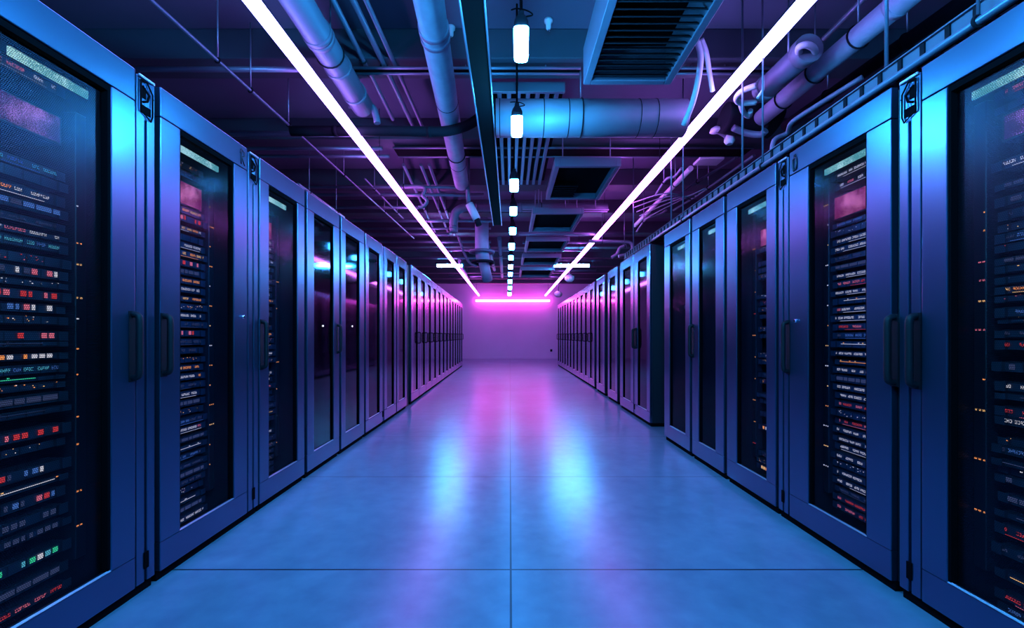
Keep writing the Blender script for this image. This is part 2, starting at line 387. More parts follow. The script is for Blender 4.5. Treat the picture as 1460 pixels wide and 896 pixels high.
def cabinet(s, Y0, Y1, X, H, label, win=None, glass='glass', metal='door', handle=None, lock=None, strip=False, post=None, latch=False,
            mesh=False, group=None, dark_side=True, depth=.92, hinge_dots=True):
    """s: -1 left row, +1 right row; X: door face distance from the aisle axis; coordinates are world ones"""
    x0 = s * X
    r = empty('server_cabinet', (x0, Y0, 0), label, 'server cabinet', group)
    def xx(d): return x0 + s * d
    b = MB(); t = .02; bb = .042
    b.box(xx(.034), xx(depth), Y0, Y0 + t, bb, H - .01); b.box(xx(.034), xx(depth), Y1 - t, Y1, bb, H - .01)
    b.box(xx(depth - t), xx(depth), Y0 + t, Y1 - t, bb, H - .01)
    b.box(xx(.034), xx(depth - t), Y0 + t, Y1 - t, H - .03, H - .01); b.box(xx(.034), xx(depth - t), Y0 + t, Y1 - t, bb, bb + .02)
    b.build('body', 'body', r, bevel=.003, seg=1)
    MB().box(xx(.02), xx(depth - .01), Y0 + .004, Y1 - .004 if not post else post[1], 0, .042).build('plinth', 'black', r)
    w0, w1 = win if win else (Y0 + .12, Y1 - .12)
    zt, zb = H - .135, .175
    g = .0025
    d = MB(); a0, a1 = Y0 + .003, Y1 - .003
    d.box(xx(0), xx(.032), a0, a1, zt + g, H)                     # top rail
    d.box(xx(0), xx(.032), a0, w0, zb, zt); d.box(xx(0), xx(.032), w1, a1, zb, zt)
    d.box(xx(0), xx(.032), a0, a1, .045, zb - .0005)
    door = d.build('door', metal, r, bevel=.0035)
    gk = MB(); gw = .010
    gk.box(xx(.006), xx(.032), w0 + .0005, w0 + gw, zb, zt); gk.box(xx(.006), xx(.032), w1 - gw, w1 - .0005, zb, zt)
    gk.box(xx(.006), xx(.032), w0 + gw, w1 - gw, zt - .022, zt)
    gk.box(xx(.020), xx(.031), a0 + .004, a1 - .004, zt - .0005, zt + g + .0005)
    gk.build('gasket', 'black', door)
    sl = MB()
    sl.quad(((xx(.001), w0, zb + .0005), (xx(.001), w1, zb + .0005), (xx(.008), w1, zb + .006), (xx(.008), w0, zb + .006)))
    sl.quad(((xx(.008), w0, zb + .006), (xx(.008), w1, zb + .006), (xx(.018), w1, zb), (xx(.018), w0, zb)))
    sl.build('window_sill', 'sill', door)
    if not mesh: MB().box(xx(.018), xx(.022), w0 + gw, w1 - gw, zb + .0005, zt - .022).build('glass_pane', glass, door)
    if mesh:
        MB().quad(((xx(.030), w0 + .004, zb), (xx(.030), w1 - .004, zb), (xx(.030), w1 - .004, zt), (xx(.030), w0 + .004, zt))).build('perforated_mesh', 'mesh', door)
    if strip:
        sa, sb = strip if isinstance(strip, tuple) else (w0 + .012, w1 - .02)
        m = MB(); k = 26
        for i in range(k):
            a = sa + (sb - sa) * i / k
            m.box(xx(.075), xx(.085), a, a + (sb - sa) / k * .96, zt - .060, zt - .030)
        m.build('light_strip', 'teal', r)
    if handle:
        for hy, w, z0, z1 in handle:
            hm = MB()
            hm.tube(smooth_path([(xx(.004), hy, z0), (xx(-.022), hy, z0 + .006), (xx(-.030), hy, z0 + .03), (xx(-.030), hy, (z0 + z1) / 2), (xx(-.030), hy, z1 - .03), (xx(-.022), hy, z1 - .006), (xx(.004), hy, z1)], 4), w / 2, 12)
            hm.box(xx(-.003), xx(.002), hy - w * .7, hy + w * .7, z0 - .015, z1 + .012)
            hm.build('handle', 'handle', door)
    if lock:
        for ly, lz in lock:
            lm = MB(); lm.tube([(xx(.004), ly, lz), (xx(-.010), ly, lz), (xx(-.014), ly, lz)], .011, 16, radii=[.011, .011, .008]); lm.build('lock', 'chrome', door)
            lm = MB(); lm.box(xx(-.0152), xx(-.0142), ly - .0015, ly + .0015, lz - .005, lz + .005); lm.build('keyhole', 'black', door)
    if post:
        p0, p1 = post; pm = (p0 + p1) / 2
        pb = MB()
        pb.box(xx(.004), xx(.06), p0, pm - .007, .045, H - .012); pb.box(xx(.004), xx(.06), pm + .007, p1, .045, H - .012)
        pb.box(xx(.022), xx(.06), pm - .007, pm + .007, .045, H - .012)
        pb.box(xx(.004), xx(.03), pm - .0069, pm + .0069, H - .19, H - .012); pb.box(xx(.004), xx(.03), pm - .0069, pm + .0069, .12, .16)
        po = pb.build('latch_post', metal, r, bevel=.003)
        MB().box(xx(.05), xx(.3), p0 + .002, p1 - .002, .042, H - .014).build('post_back', 'body', r)
        if latch:
            z = H - .03; lt = MB(); w = (p1 - p0)
            # bent plate with a hooked opening
            lt.tube([(xx(-.002), p0 + w * .16, z), (xx(-.002), p0 + w * .16, z - .13), (xx(-.002), pm + w * .2, z - .155), (xx(-.002), p1 - w * .2, z - .13), (xx(-.002), p1 - w * .2, z - .035), (xx(-.002), pm, z + .002), (xx(-.002), p0 + w * .16, z)], .0035, 6)
            lt.build('latch_rim', 'black', po)
            lt = MB(); lt.box(xx(.001), xx(.0045), p0 + w * .2, p1 - w * .26, z - .135, z - .10); lt.box(xx(.001), xx(.0045), p0 + w * .2, pm - w * .02, z - .07, z - .02)
            lt.tube([(xx(.001), p0 + w * .28, z - .02), (xx(.001), pm + w * .15, z - .045), (xx(.001), pm + w * .05, z - .075), (xx(.001), p0 + w * .3, z - .088)], .0045, 6)
            lt.build('latch_hook', 'black', po)
            MB().tube([(xx(.006), p1 - w * .1, z - .05), (xx(.002), p1 - w * .1, z - .05)], .004, 10).build('screw', 'black', po)
            MB().box(xx(.003), xx(-.006), p0 + .004, p1 - .01, H - .020, H - .008).build('latch_cap', 'sill', po, bevel=.002)
        MB().box(xx(.0), xx(.006), pm - .012, pm + .012, .10, .17).build('foot_latch', 'black', po)
    return r

def hasp(parent, s, X, y, z, h=.075, glyph='R'):
    """small dark mark near the corner of a door rail"""
    xx = lambda d: s * X + s * d
    m = MB()
    if glyph == 'R':
        f = -s                                       # letter reads from the aisle
        u = lambda k: y + k * h * .5
        q = [(0, 0), (0, 1)], [(0, 1), (.7, .9), (.75, .62), (0, .5)], [(.1, .5), (.8, 0)], [(-.2, .72), (0, .9)]
        for line in q:
            m.tube([(xx(-.002), u(a * 1.), z + b * h) for a, b in line], .0035, 6)
    else:
        pts = [(0, 0), (.5, -.02), (.62, .3), (.6, .72), (.3, .8), (0, .72), (-.08, .4), (0, 0)]
        m.tube([(xx(-.003), y + a * h * .55, z + b * h) for a, b in pts], .006, 6)
        m.tube([(xx(-.003), y + a * h * .55, z + b * h) for a, b in [(.1, .85), (.2, 1.02), (.4, 1.0), (.42, .8)]], .003, 6)
    m.build('door_marking' if glyph == 'R' else 'hasp', 'ink', parent)

DL, DR, HL, HR = 1.563, 1.637, 2.215, 2.168
def yl(px, X=DL): return F * X / (VX - px)
def yr(px, X=DR): return F * X / (px - VX)
hz = (.92, 1.185)

# ---- left row, near cabinets
L1 = cabinet(-1, 1.20, yl(194), DL, HL, 'nearest cabinet of the left row, perforated mesh door, colourful lights inside', win=(1.31, yl(159)), strip=(1.47, 1.745),
             handle=[(1.858, .026, .925, 1.19)], post=(yl(196), yl(222)), latch=True, mesh=True)
L2 = cabinet(-1, yl(228), yl(353), DL, HL, 'second cabinet of the left row, glass door with chrome lock, text-like lights inside', win=(yl(257), yl(334)), strip=True,
             handle=[(yl(226) + .03, .026, .93, 1.19), ], lock=[(yl(345), 1.21)], post=(yl(355), yl(369)), latch=True)
L3 = cabinet(-1, yl(370), yl(434.5), DL, HL, 'third cabinet of the left row, glass door over a thin column of lights', win=(yl(383.5), yl(424.5)), strip=True,
             handle=[(yl(369) + .03, .026, .90, 1.19)])
L4 = cabinet(-1, yl(438), yl(484), DL, HL, 'fourth cabinet of the left row, dark empty-looking glass door', win=(yl(448), yl(476)), glass='glass_dark', handle=[(yl(481), .024, .95, 1.195)])
L5 = cabinet(-1, yl(486.5), yl(519.5), DL, HL, 'fifth cabinet of the left row, narrow dark glass door', win=(yl(493), yl(513)), glass='glass_dark')
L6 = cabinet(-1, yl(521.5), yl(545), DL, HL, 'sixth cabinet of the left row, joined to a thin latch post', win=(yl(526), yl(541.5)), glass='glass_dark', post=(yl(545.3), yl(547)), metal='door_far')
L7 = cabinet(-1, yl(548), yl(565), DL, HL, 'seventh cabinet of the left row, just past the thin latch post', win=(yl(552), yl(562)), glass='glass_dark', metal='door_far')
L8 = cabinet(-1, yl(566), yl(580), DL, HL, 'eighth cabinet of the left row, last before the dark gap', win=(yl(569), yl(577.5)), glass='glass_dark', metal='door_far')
for (c, x, z) in ((L4, 463, 1.183), (L5, 504.5, 1.195)):
    y = yl(x); MB().tube([(-DL - .016, y, z), (-DL - .012, y, z)], .0065, 10).build('status_light', 'spark', c)
hasp(L2, -1, DL, yl(343.5), HL - .115, .085, 'R')
tag(MB().box(-DL - .04, -DL - .9, yl(580.5), yl(586), 0, 2.21).build('filler_panel', 'body', bevel=.004), 'black filler panel closing the dark gap in the left row', 'panel')

# ---- right row, near cabinets (the post of each stands on its near side there)
R1 = cabinet(1, 1.10, yr(1313), DR, HR, 'nearest cabinet of the right row, perforated mesh door, red and blue lights', win=(1.23, yr(1350)), strip=(1.43, 1.665),
             handle=[(yr(1307), .028, .90, 1.18)], post=(yr(1311), yr(1281)), latch=True, mesh=True)
R2 = cabinet(1, yr(1271), yr(1125), DR, HR, 'second cabinet of the right row, glass door, dense text-like lights and chrome lock', win=(yr(1235), yr(1152)), strip=True,
             handle=[(yr(1272) - .012, .028, .90, 1.18), (yr(1124), .024, .89, 1.18)], lock=[(yr(1136), 1.185)], post=(yr(1122.5), yr(1109)), latch=True)
R3 = cabinet(1, yr(1106), yr(1036), DR, HR, 'third cabinet of the right row, glass door over scattered orange lights', win=(yr(1092.5), yr(1050)), strip=True)
R4 = cabinet(1, yr(1032), yr(986.5), DR, HR, 'fourth cabinet of the right row, glass door with small red box inside', win=(yr(1020), yr(996)), strip=True,
             handle=[(yr(988), .03, .92, 1.19)])
R5 = cabinet(1, yr(983.5), yr(947), DR, HR, 'fifth cabinet of the right row, last before the open gap', win=(yr(977), yr(954.5)), strip=True)
hasp(R2, 1, DR, yr(1136), HR - .115, .085, 'O')
XR2 = 1.69
def yr2(px, X=XR2): return F * X / (px - VX)
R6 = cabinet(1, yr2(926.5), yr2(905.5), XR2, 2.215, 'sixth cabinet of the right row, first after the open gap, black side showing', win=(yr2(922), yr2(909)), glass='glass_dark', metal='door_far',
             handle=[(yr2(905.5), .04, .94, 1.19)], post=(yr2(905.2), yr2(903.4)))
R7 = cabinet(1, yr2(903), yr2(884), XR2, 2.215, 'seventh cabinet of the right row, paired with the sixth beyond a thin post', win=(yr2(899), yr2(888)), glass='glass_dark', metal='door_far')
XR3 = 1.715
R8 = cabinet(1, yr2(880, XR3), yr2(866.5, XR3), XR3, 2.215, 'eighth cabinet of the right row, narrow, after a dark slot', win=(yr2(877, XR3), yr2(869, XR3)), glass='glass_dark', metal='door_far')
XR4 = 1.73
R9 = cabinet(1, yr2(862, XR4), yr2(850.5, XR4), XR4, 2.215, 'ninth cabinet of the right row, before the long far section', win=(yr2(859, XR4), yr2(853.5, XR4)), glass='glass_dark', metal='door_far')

# ---- far sections: one cabinet each side, copied with its parts
def kids(o): return [c for c in COL.objects if c.parent == o]
def copy_tree(o, parent=None):
    c = o.copy(); COL.objects.link(c); c.parent = parent
    for ch in kids(o): copy_tree(ch, c)
    return c
def far_row(s, y0, y1, x0, x1, n, side_word, H, start):
    pitch = (y1 - y0) / n; w = pitch - .014
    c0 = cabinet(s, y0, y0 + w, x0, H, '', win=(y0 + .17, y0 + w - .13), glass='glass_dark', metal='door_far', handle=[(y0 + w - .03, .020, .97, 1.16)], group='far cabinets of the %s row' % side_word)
    ang = math.atan((x1 - x0) / (y1 - y0))
    for i in range(n):
        c = c0 if i == 0 else copy_tree(c0)
        c.location = (s * (x0 + (x1 - x0) * i / n), y0 + pitch * i, 0); c.rotation_euler.z = -s * ang
        c['label'] = '%s cabinet of the %s row counting from the camera, in its magenta-lit far section' % (ORD[start + i], side_word)
far_row(-1, yl(586.5, 1.575), 16.2, 1.575, 1.71, 13, 'left', 2.235, 8)
far_row(1, yr2(847.5, 1.745), 16.6, 1.745, 1.765, 11, 'right', 2.22, 9)

# ---- rack contents
rng = random.Random(11)
def zpx(y, px, X):                                   # height on the gear plane of a row the photo shows at px,y
    Y = F * (X + .185) / abs(px - VX); return EYE + (VY - y) * Y / F
U = .0445
specL1 = [(zpx(188, 40, DL), .11, 'VV')]
for y, st, h in ((102, 'Tp', 1), (88, 'Dp', 1), (232, 'Tc', 1), (250, 'Ds', 1), (272, 'To', 1.1), (292, 'Bb', 1), (312, 'Ts', .8), (330, 'Tp', .7), (345, 'Tc', 1), (368, 'Dr', 1), (386, 'Sm', 1),
                 (402, 'Dw', .7), (419, 'Sr', 1), (437, 'Sm', 1), (455, 'Do', .9), (478, 'Sm', 1), (490, 'Ls', .6), (508, 'So', .7), (526, 'Tc', 1), (540, 'Lg', .6), (552, 'Do', .7), (570, 'Bs', 1.1), (588, 'Ls', .7),
                 (618, 'Sr', 1.1), (640, 'Do', .9), (672, 'Sm', 1.1), (694, 'Lo', .7), (716, 'Sm', 1.1), (742, 'Ss', 1.1), (762, 'Ss', .8), (798, 'Sg', 1.1), (832, 'Bs', 1.1), (858, 'Tr', .9)):
    specL1.append((zpx(y, 40, DL) - U * h / 2, U * h * .92, st))
rack_units(-1, -DL, 1.20, yl(194), specL1, 'nearest left cabinet', rng)
specR1 = [(zpx(178, 1445, DR) - .05, .10, 'VV')]
for y, st, h in ((128, 'Tr', .9), (150, 'Ls', .8), (232, 'Tw', 1), (262, 'Bs', .7), (284, 'Bs', 1), (303, 'Tb', 1), (322, 'Do', .8), (337, 'Tb', 1), (352, 'Dr', .8), (370, 'Bs', .7), (382, 'Do', .8), (398, 'Ds', .8), (412, 'To', .8),
                 (425, 'Dr', .7), (444, 'Tb', 1), (455, 'Do', .7), (475, 'Ts', .8), (491, 'Tr', 1), (522, 'Sb', 1), (550, 'Tw', 1), (565, 'Ls', .7), (586, 'Tr', 1), (600, 'Tg', .9), (630, 'Do', .8), (641, 'Tb', .9), (660, 'Ls', .7),
                 (672, 'Lw', .7), (684, 'Sb', .8), (712, 'Bs', 1), (735, 'Ls', .7), (756, 'Tr', 1.1), (785, 'Ts', 1.1), (822, 'Lo', .9), (852, 'Tr', 1), (872, 'Tb', 1)):
    specR1.append((zpx(y, 1440, DR) - U * h / 2, U * h * .92, st))
rack_units(1, DR, 1.10, yr(1313), specR1, 'nearest right cabinet', rng)

def even_spec(z_top, z_bot, styles, panel=None, skip=0, rng=rng, pitch=U * 1.06):
    out = []; z = z_top
    while z > z_bot:
        if panel and z < panel[0] + panel[1] and z + U > panel[0] - .002:
            z = panel[0] - U; out.append((panel[0], panel[1], 'PP')); panel = None; continue
        h = U * rng.choice((1, 1, 1, .85)) - .004
        if rng.random() >= skip: out.append((z, h, rng.choice(styles)))
        z -= pitch
    return out
stl = ['Tw', 'Tw', 'Tp', 'Tp', 'To', 'To', 'Dp', 'Do', 'Lw', 'Ts', 'Bs', 'Tb', 'Sr']
sp2 = even_spec(2.0, .10, stl, (1.80, .13)); sp2 = [q if q[2] != 'PP' else (q[0], q[1], 'PP') for q in sp2]
rack_units(-1, -DL, yl(228), yl(353), sp2, 'second left cabinet', rng)
rack_units(-1, -DL, yl(370), yl(434.5), even_spec(1.98, .10, ['Tw', 'Tp', 'To', 'To', 'Do', 'Ts', 'Lo', 'Dp'], (1.80, .13), .12), 'third left cabinet', rng)
rack_units(1, DR, yr(1271), yr(1125), even_spec(1.96, .10, ['Tw', 'Tw', 'Tw', 'Tp', 'Tr', 'Ts', 'Tb', 'Lo', 'Dw', 'Bs'], (1.74, .13)), 'second right cabinet', rng)
rack_units(1, DR, yr(1106), yr(1036), even_spec(1.93, .10, ['Do', 'Do', 'Dr', 'Lw', 'Ls', 'So', 'Dw', 'Ds'], (1.74, .13), .25), 'third right cabinet', rng)
rack_units(1, DR, yr(1032), yr(986.5), even_spec(1.50, .30, ['Do', 'Dw', 'Lo', 'Ds', 'To'], None, .35, pitch=.075), 'fourth right cabinet', rng)
rack_units(1, DR, yr(983.5), yr(947), even_spec(1.50, .60, ['Ds', 'Ls', 'Dw'], None, .3, pitch=.12), 'fifth right cabinet', rng)
# boxes with painted pink glow behind the glass of the fourth cabinets
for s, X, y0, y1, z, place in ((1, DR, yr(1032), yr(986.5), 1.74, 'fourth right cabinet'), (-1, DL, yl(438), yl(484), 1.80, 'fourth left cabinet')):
    xf = s * (X + .19); r = empty('painted_glow_panel', (xf, y0 + .3, z), 'small box with painted pink glow high in the %s' % place, 'rack panel', 'rack equipment')
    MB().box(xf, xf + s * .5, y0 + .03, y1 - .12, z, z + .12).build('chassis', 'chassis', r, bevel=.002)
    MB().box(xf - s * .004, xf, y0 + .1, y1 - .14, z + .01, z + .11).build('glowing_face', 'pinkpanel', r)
mk = lambda zs, cols: [(z, rng.choice(cols)) for z in zs]
power_strip(-1, -DL, yl(194), .2, 2.0, mk([1.62, 1.47, 1.385, 1.25, 1.165, 1.045, .94, .77, .66, .47, .13 + .2], ['orange', 'orange', 'amber', 'white']), L1, rng)
power_strip(-1, -DL, yl(353), .2, 2.0, mk([i * .115 + .35 for i in range(14)], ['orange', 'amber', 'white', 'orange']), L2, rng)
power_strip(-1, -DL, yl(434.5), .2, 2.0, mk([i * .2 + .3 for i in range(8)], ['orange', 'slate']), L3, rng)
power_strip(1, DR, yr(1313), .2, 2.0, mk([1.57, 1.50, 1.38, 1.31, 1.23, 1.12, .93, .81, .62, .42], ['orange', 'orange', 'amber', 'pink']), R1, rng)
power_strip(1, DR, yr(1125), .2, 2.0, mk([i * .115 + .35 for i in range(14)], ['amber', 'orange', 'white', 'amber']), R2, rng)
power_strip(1, DR, yr(1036), .2, 2.0, mk([i * .16 + .3 for i in range(10)], ['orange', 'red', 'orange']), R3, rng)

# ------------------------------------------------------------------ lamps
def rod_tube(name, label, p0, p1, r, mat, n_clip, group=None):
    p0, p1 = Vector(p0), Vector(p1); d = (p1 - p0).normalized()
    e = empty(name, (p0 + p1) / 2, label, 'light', group); trough = mat == 'tube_blue'
    MB().tube([p0, p0 + d * r * .5, p1 - d * r * .5, p1], r, 20, radii=[r * .8, r, r, r * .8]).build('light_diffuser', mat, e)
    m = MB(); up = Vector((0, 0, r + .012)); side = d.cross(Vector((0, 0, 1))).normalized() * .012
    a, b = p0 + up, p1 + up
    m.quad((a - side, b - side, b + side, a + side)); m.box(min(a.x, b.x) - .012, max(a.x, b.x) + .012, min(a.y, b.y) - .012, max(a.y, b.y) + .012, a.z - .006, a.z + .014)
    if trough: m.box(a.x - .03, b.x + .03, a.y - .09, a.y + .09, a.z + .014, a.z + .024); m.box(a.x - .03, b.x + .03, a.y - .09, a.y - .084, a.z - .02, a.z + .014); m.box(a.x - .03, b.x + .03, a.y + .084, a.y + .09, a.z - .07, a.z + .014)  # wide trough added to keep the cyan light off the ceiling
    m.build('housing', 'dark', e)
    if mat == 'tube_cross':
        for f in (.08, .5, .92):
            q = p0.lerp(p1, f); MB().box(q.x - .02, q.x + .02, q.y + r, YE - .001, q.z - .02, q.z + .02).build('wall_bracket', 'dark', e)
    for i in range(n_clip):
        q = p0.lerp(p1, (i + .5) / n_clip); MB().tube([q + up, Vector((q.x, q.y, CEIL - .004))], .004, 6).build('suspension_wire', 'dark', e)
    return e
ZT = 1.9
rod_tube('light_tube', 'long glowing violet-white light tube hanging above the left row', (-ZT / 1.300, -2.3, EYE + ZT), (-ZT / 1.300, 21.15, EYE + ZT), .043, 'tube', 8, 'long ceiling light tubes')
rod_tube('light_tube', 'long glowing violet-white light tube hanging above the right row', (ZT / 1.132, -2.3, EYE + ZT), (ZT / 1.132, 21.15, EYE + ZT), .043, 'tube', 8, 'long ceiling light tubes')
a = Q(678, 429, 21.25); b = Q(784, 429, 21.25)
rod_tube('light_tube', 'magenta light tube running level across the end wall', a, b, .06, 'tube_cross', 0)
rod_tube('light_tube', 'short cyan light tube crossing over the left ceiling tube', Q(623, 379, 12.4), Q(659, 379, 12.4), .045, 'tube_blue', 2, 'short cyan cross tubes')
rod_tube('light_tube', 'short cyan light tube crossing over the right ceiling tube', Q(790, 379, 12.4), Q(840, 379, 12.4), .045, 'tube_blue', 2, 'short cyan cross tubes')

pend = [(0, 0, 0, 0, 1.15), (0, 0, 0, 0, .0), (0, 0, 0, 0, -1.15), (743, 64, 11, 50, 2.30), (737, 181, 8.5, 25, 3.45), (733, 265, 6.8, 15, 4.8), (732, 301.5, 5.6, 10.5, 5.75), (731, 330, 5, 9, 6.9), (729.5, 352, 4.4, 8.5, 8.1), (728.5, 368, 4, 7.5, 9.25), (728, 381, 4, 7.5, 10.4),
        (727.6, 391.5, 3.6, 7, 11.7), (727.2, 402, 3.4, 7, 13.3), (727, 411, 3.2, 6.5, 15.2), (726.3, 419.5, 3, 5.5, 17.3)]
for i, (x, y, hw, hh, Y) in enumerate(pend):
    i -= 3
    if i < 0: c = Vector((.02, Y, 2.72)); r, h = .038, .14          # unseen lamps added over and behind the viewpoint to light the near floor
    else: c = Q(x, y, Y); r = hw * Y / F * .92; h = hh * Y / F
    if i == 0: h *= .82
    if i > 5: h *= .78; r *= .9
    z0 = c.z - h / 2
    e = empty('pendant_lamp', (c.x, c.y, z0), (('nearest and largest' if i == 0 else ORD[i]) + ' cyan pendant lamp of the central line counting from the camera') if i >= 0 else 'added unseen cyan lamp over or behind the viewpoint to light the near floor', 'pendant lamp', 'cyan pendant lamps over the aisle')
    m = MB(); m.lathe((c.x, c.y, z0), [(r * .82, 0), (r * .93, h * .03), (r, h * .15), (r * 1.04, h)], 28, sq=4); m.build('lamp_glass', 'lamp_fill' if i < 0 else 'lamp' if Y < 4 else 'lamp_far', e)
    m = MB(); m.lathe((c.x, c.y, z0 + h), [(r * 1.02, 0), (r * 1.0, r * .9), (r * .8, r * 1.5), (r * .45, r * 2.1), (r * .4, r * 2.6)], 24, sq=4); m.build('lamp_cap', 'dark', e)
    MB().tube([(c.x, c.y, z0 + h + r * 2.5), (c.x, c.y, CEIL)], .008, 8).build('cord', 'black', e)
    if i < 2:
        m = MB(); m.tube(smooth_path([(c.x - .05, c.y, z0 + h + r * 2.9), (c.x - .02, c.y - .02, z0 + h + r * 2.7), (c.x + .03, c.y, z0 + h + r * 2.8), (c.x + .06, c.y + .02, z0 + h + r * 2.6), (c.x + .02, c.y + .03, z0 + h + r * 2.5)], 5), .004, 6)
        m.build('cable_loop', 'black', e)

# ------------------------------------------------------------------ ceiling services
def run(name, label, cat, pts, r, mat='pipe', bands=(), band_mat=None, hang=(), group=None, n=18, seams=(), smooth=0, band_r=1.08, band_w=.02):
    """a pipe or duct along pts with collars and hangers as its parts; bands and hang are fractions of the straight line p0-p1"""
    pts = [Vector(p) for p in pts]
    if smooth: pts = smooth_path(pts, smooth)
    if not bands and not hang and not seams: 
        return tag(MB().tube(pts, r, n).build(name, mat), label, cat, group)
    L = [0]
    for i in range(1, len(pts)): L.append(L[-1] + (pts[i] - pts[i - 1]).length)
    def at(f):
        t = f * L[-1]
        for i in range(1, len(pts)):
            if L[i] >= t: 
                k = (t - L[i - 1]) / (L[i] - L[i - 1]); return pts[i - 1].lerp(pts[i], k), (pts[i] - pts[i - 1]).normalized()
        return pts[-1], (pts[-1] - pts[-2]).normalized()
    c = sum(pts, Vector()) / len(pts)
    e = empty(name, c, label, cat, group)
    MB().tube(pts, r, n).build('tube', mat, e)
    for f in bands:
        p, d = at(f); MB().tube([p - d * band_w, p + d * band_w], r * band_r, n).build('collar', band_mat or mat, e)
    for f in seams:
        p, d = at(f); MB().torus(p, d, r, .004, 24, 6).build('seam', 'dark', e)
    for f in hang:
        p, d = at(f); m = MB(); m.torus(p, d, r + .006, .006, 20, 6); m.build('clamp', 'dark', e)
        MB().tube([p + Vector((0, 0, r)), Vector((p.x, p.y, CEIL))], .006, 6).build('hanger_rod', 'strut', e)
    return e
z = lambda Z: EYE + Z
# big round duct across, with its dark neighbour that bends up
Yd = 3.92
run('round_duct', 'large round galvanised duct crossing the aisle below the near beams', 'duct', [Q(707.5, 169, Yd), Q(975, 169, Yd)], .155, 'duct', seams=(.02, .25, .38, .75, .84), hang=(.45,), n=32)
run('bent_pipe', 'dark thick pipe crossing toward the large round duct with upward bend', 'pipe',
    [Q(415, 187, 4.27), Q(560, 187, 4.27), Q(625, 188, 4.27), Q(655, 183, 4.27), Q(678, 172, 4.25), Q(700, 152, 4.25), Q(716, 136, 4.25)], .047, 'dark', smooth=5, bands=(.2, .62))
# long pipes down the room
run('insulated_pipe', 'pale blue-lit wrapped pipe running down the ceiling left of the dark tray', 'pipe', [P(604, -40, 2.1), P(658, 262, 2.1)], .098, 'wrap', bands=(.13, .155), hang=(.72,), n=28, seams=(.4, .8))
run('insulated_pipe', 'thick violet-lit pipe with stepped collars inside the left light tube', 'pipe', [P(398, -40, 2.12), P(517, 152, 2.12)], .098, 'pipe', bands=(.34, .37, .60, .85), hang=(.5,), n=28)
run('elbow_pipe', 'short capped elbow at the end of the violet-lit pipe', 'pipe', [Q(497, 150, 4.15), Q(520, 150, 4.15), Q(531, 153, 4.15), Q(536, 165, 4.15), Q(538, 176, 4.15)], .03, 'pipe', smooth=4)
for x0, x1, y1, r, w in ((470, 560, 170, .02, 'outer'), (500, 588, 178, .022, 'middle'), (520, 603, 182, .018, 'inner')):
    run('conduit', '%s of three thin dark conduits between the two thick left pipes' % w, 'conduit', [P(x0 - 25, -60, 2.3), P(x1, y1, 2.3)], r, 'strut', group='conduits between the thick left pipes', hang=(.5,))
for k, (x0, y0, x1, y1) in enumerate(((575, 235, 622, 335), (600, 235, 640, 335), (612, 235, 648, 335))):
    run('conduit', '%s thin conduit in the trio above the middle left aisle' % ('first', 'second', 'third')[k], 'conduit', [P(x0, y0, 2.3), P(x1, y1, 2.3)], .022, 'strut', group='mid conduits', hang=(.5,))
# central cable tray
e = empty('cable_tray', (-.21, 4.2, 2.9), 'long dark cable tray running down the ceiling just left of the pendants', 'cable tray')
tx0, tx1 = -.27, -.135
MB().box(tx0, tx1, 1.6, 7.3, 2.90, 2.915).build('tray_bed', 'black', e)
MB().box(tx0 - .004, tx0, 1.6, 7.3, 2.895, 2.99).tube([(tx0, 1.6, 2.895), (tx0, 7.3, 2.895)], .007, 8, 1).build('side_rail', ['dark', 'strut'], e)
MB().box(tx1, tx1 + .004, 1.6, 7.3, 2.895, 2.99).tube([(tx1, 1.6, 2.895), (tx1, 7.3, 2.895)], .007, 8, 1).build('side_rail', ['dark', 'strut'], e)
for q in (2.4, 3.6, 5.1, 6.6): MB().tube([(-.2, q, 2.91), (-.2, q, CEIL)], .008, 8).build('hanger_rod', 'strut', e)
MB().tube([(-.23, 1.6, 2.935), (-.235, 7.3, 2.935)], .018, 8).build('cable', 'black', e)
MB().tube([(-.18, 1.6, 2.935), (-.18, 7.3, 2.935)], .015, 8).build('cable', 'black', e)
# strut bars across
def cross(y, x0, x1, Z, r, label, mat='strut', name='cross_pipe', hang=()):
    a = P(x0, y, Z); b = P(x1, y, Z); return run(name, label, 'pipe' if name == 'cross_pipe' else 'strut', [a, b], r, mat, group='pipes crossing the ceiling', hang=hang, n=12)
def channel(y, x0, x1, Z, dy, label):
    a, b = P(x0, y, Z), P(x1, y, Z); m = MB(); t = .035
    m.tube([(a.x, a.y, a.z), (b.x, a.y, b.z)], .012, 10); m.tube([(a.x, a.y + dy, a.z), (b.x, a.y + dy, b.z)], .012, 10); m.box(a.x, b.x, a.y + .012, a.y + dy - .012, a.z + .004, a.z + .010, 1)
    e = empty('strut_channel', ((a.x + b.x) / 2, a.y, a.z), label, 'strut', 'strut channels across the ceiling')
    m.build('channel', ['strut', 'black'], e)
    for f in (.15, .5, .85):
        x = a.x + (b.x - a.x) * f; MB().tube([(x, a.y + dy / 2, a.z + .012), (x, a.y + dy / 2, CEIL)], .007, 6).build('hanger_rod', 'strut', e)
channel(97, 499, 828, 2.25, .08, 'nearest double strut channel crossing behind the first pendant')
channel(97, 968, 1105, 2.25, .08, 'short double strut channel behind the right light tube')
channel(211, 560, 1075, 2.25, .27, 'wide double strut channel crossing just beyond the round duct')
channel(299, 745, 868, 1.98, .10, 'strut channel below the dark openings right of the pendants')
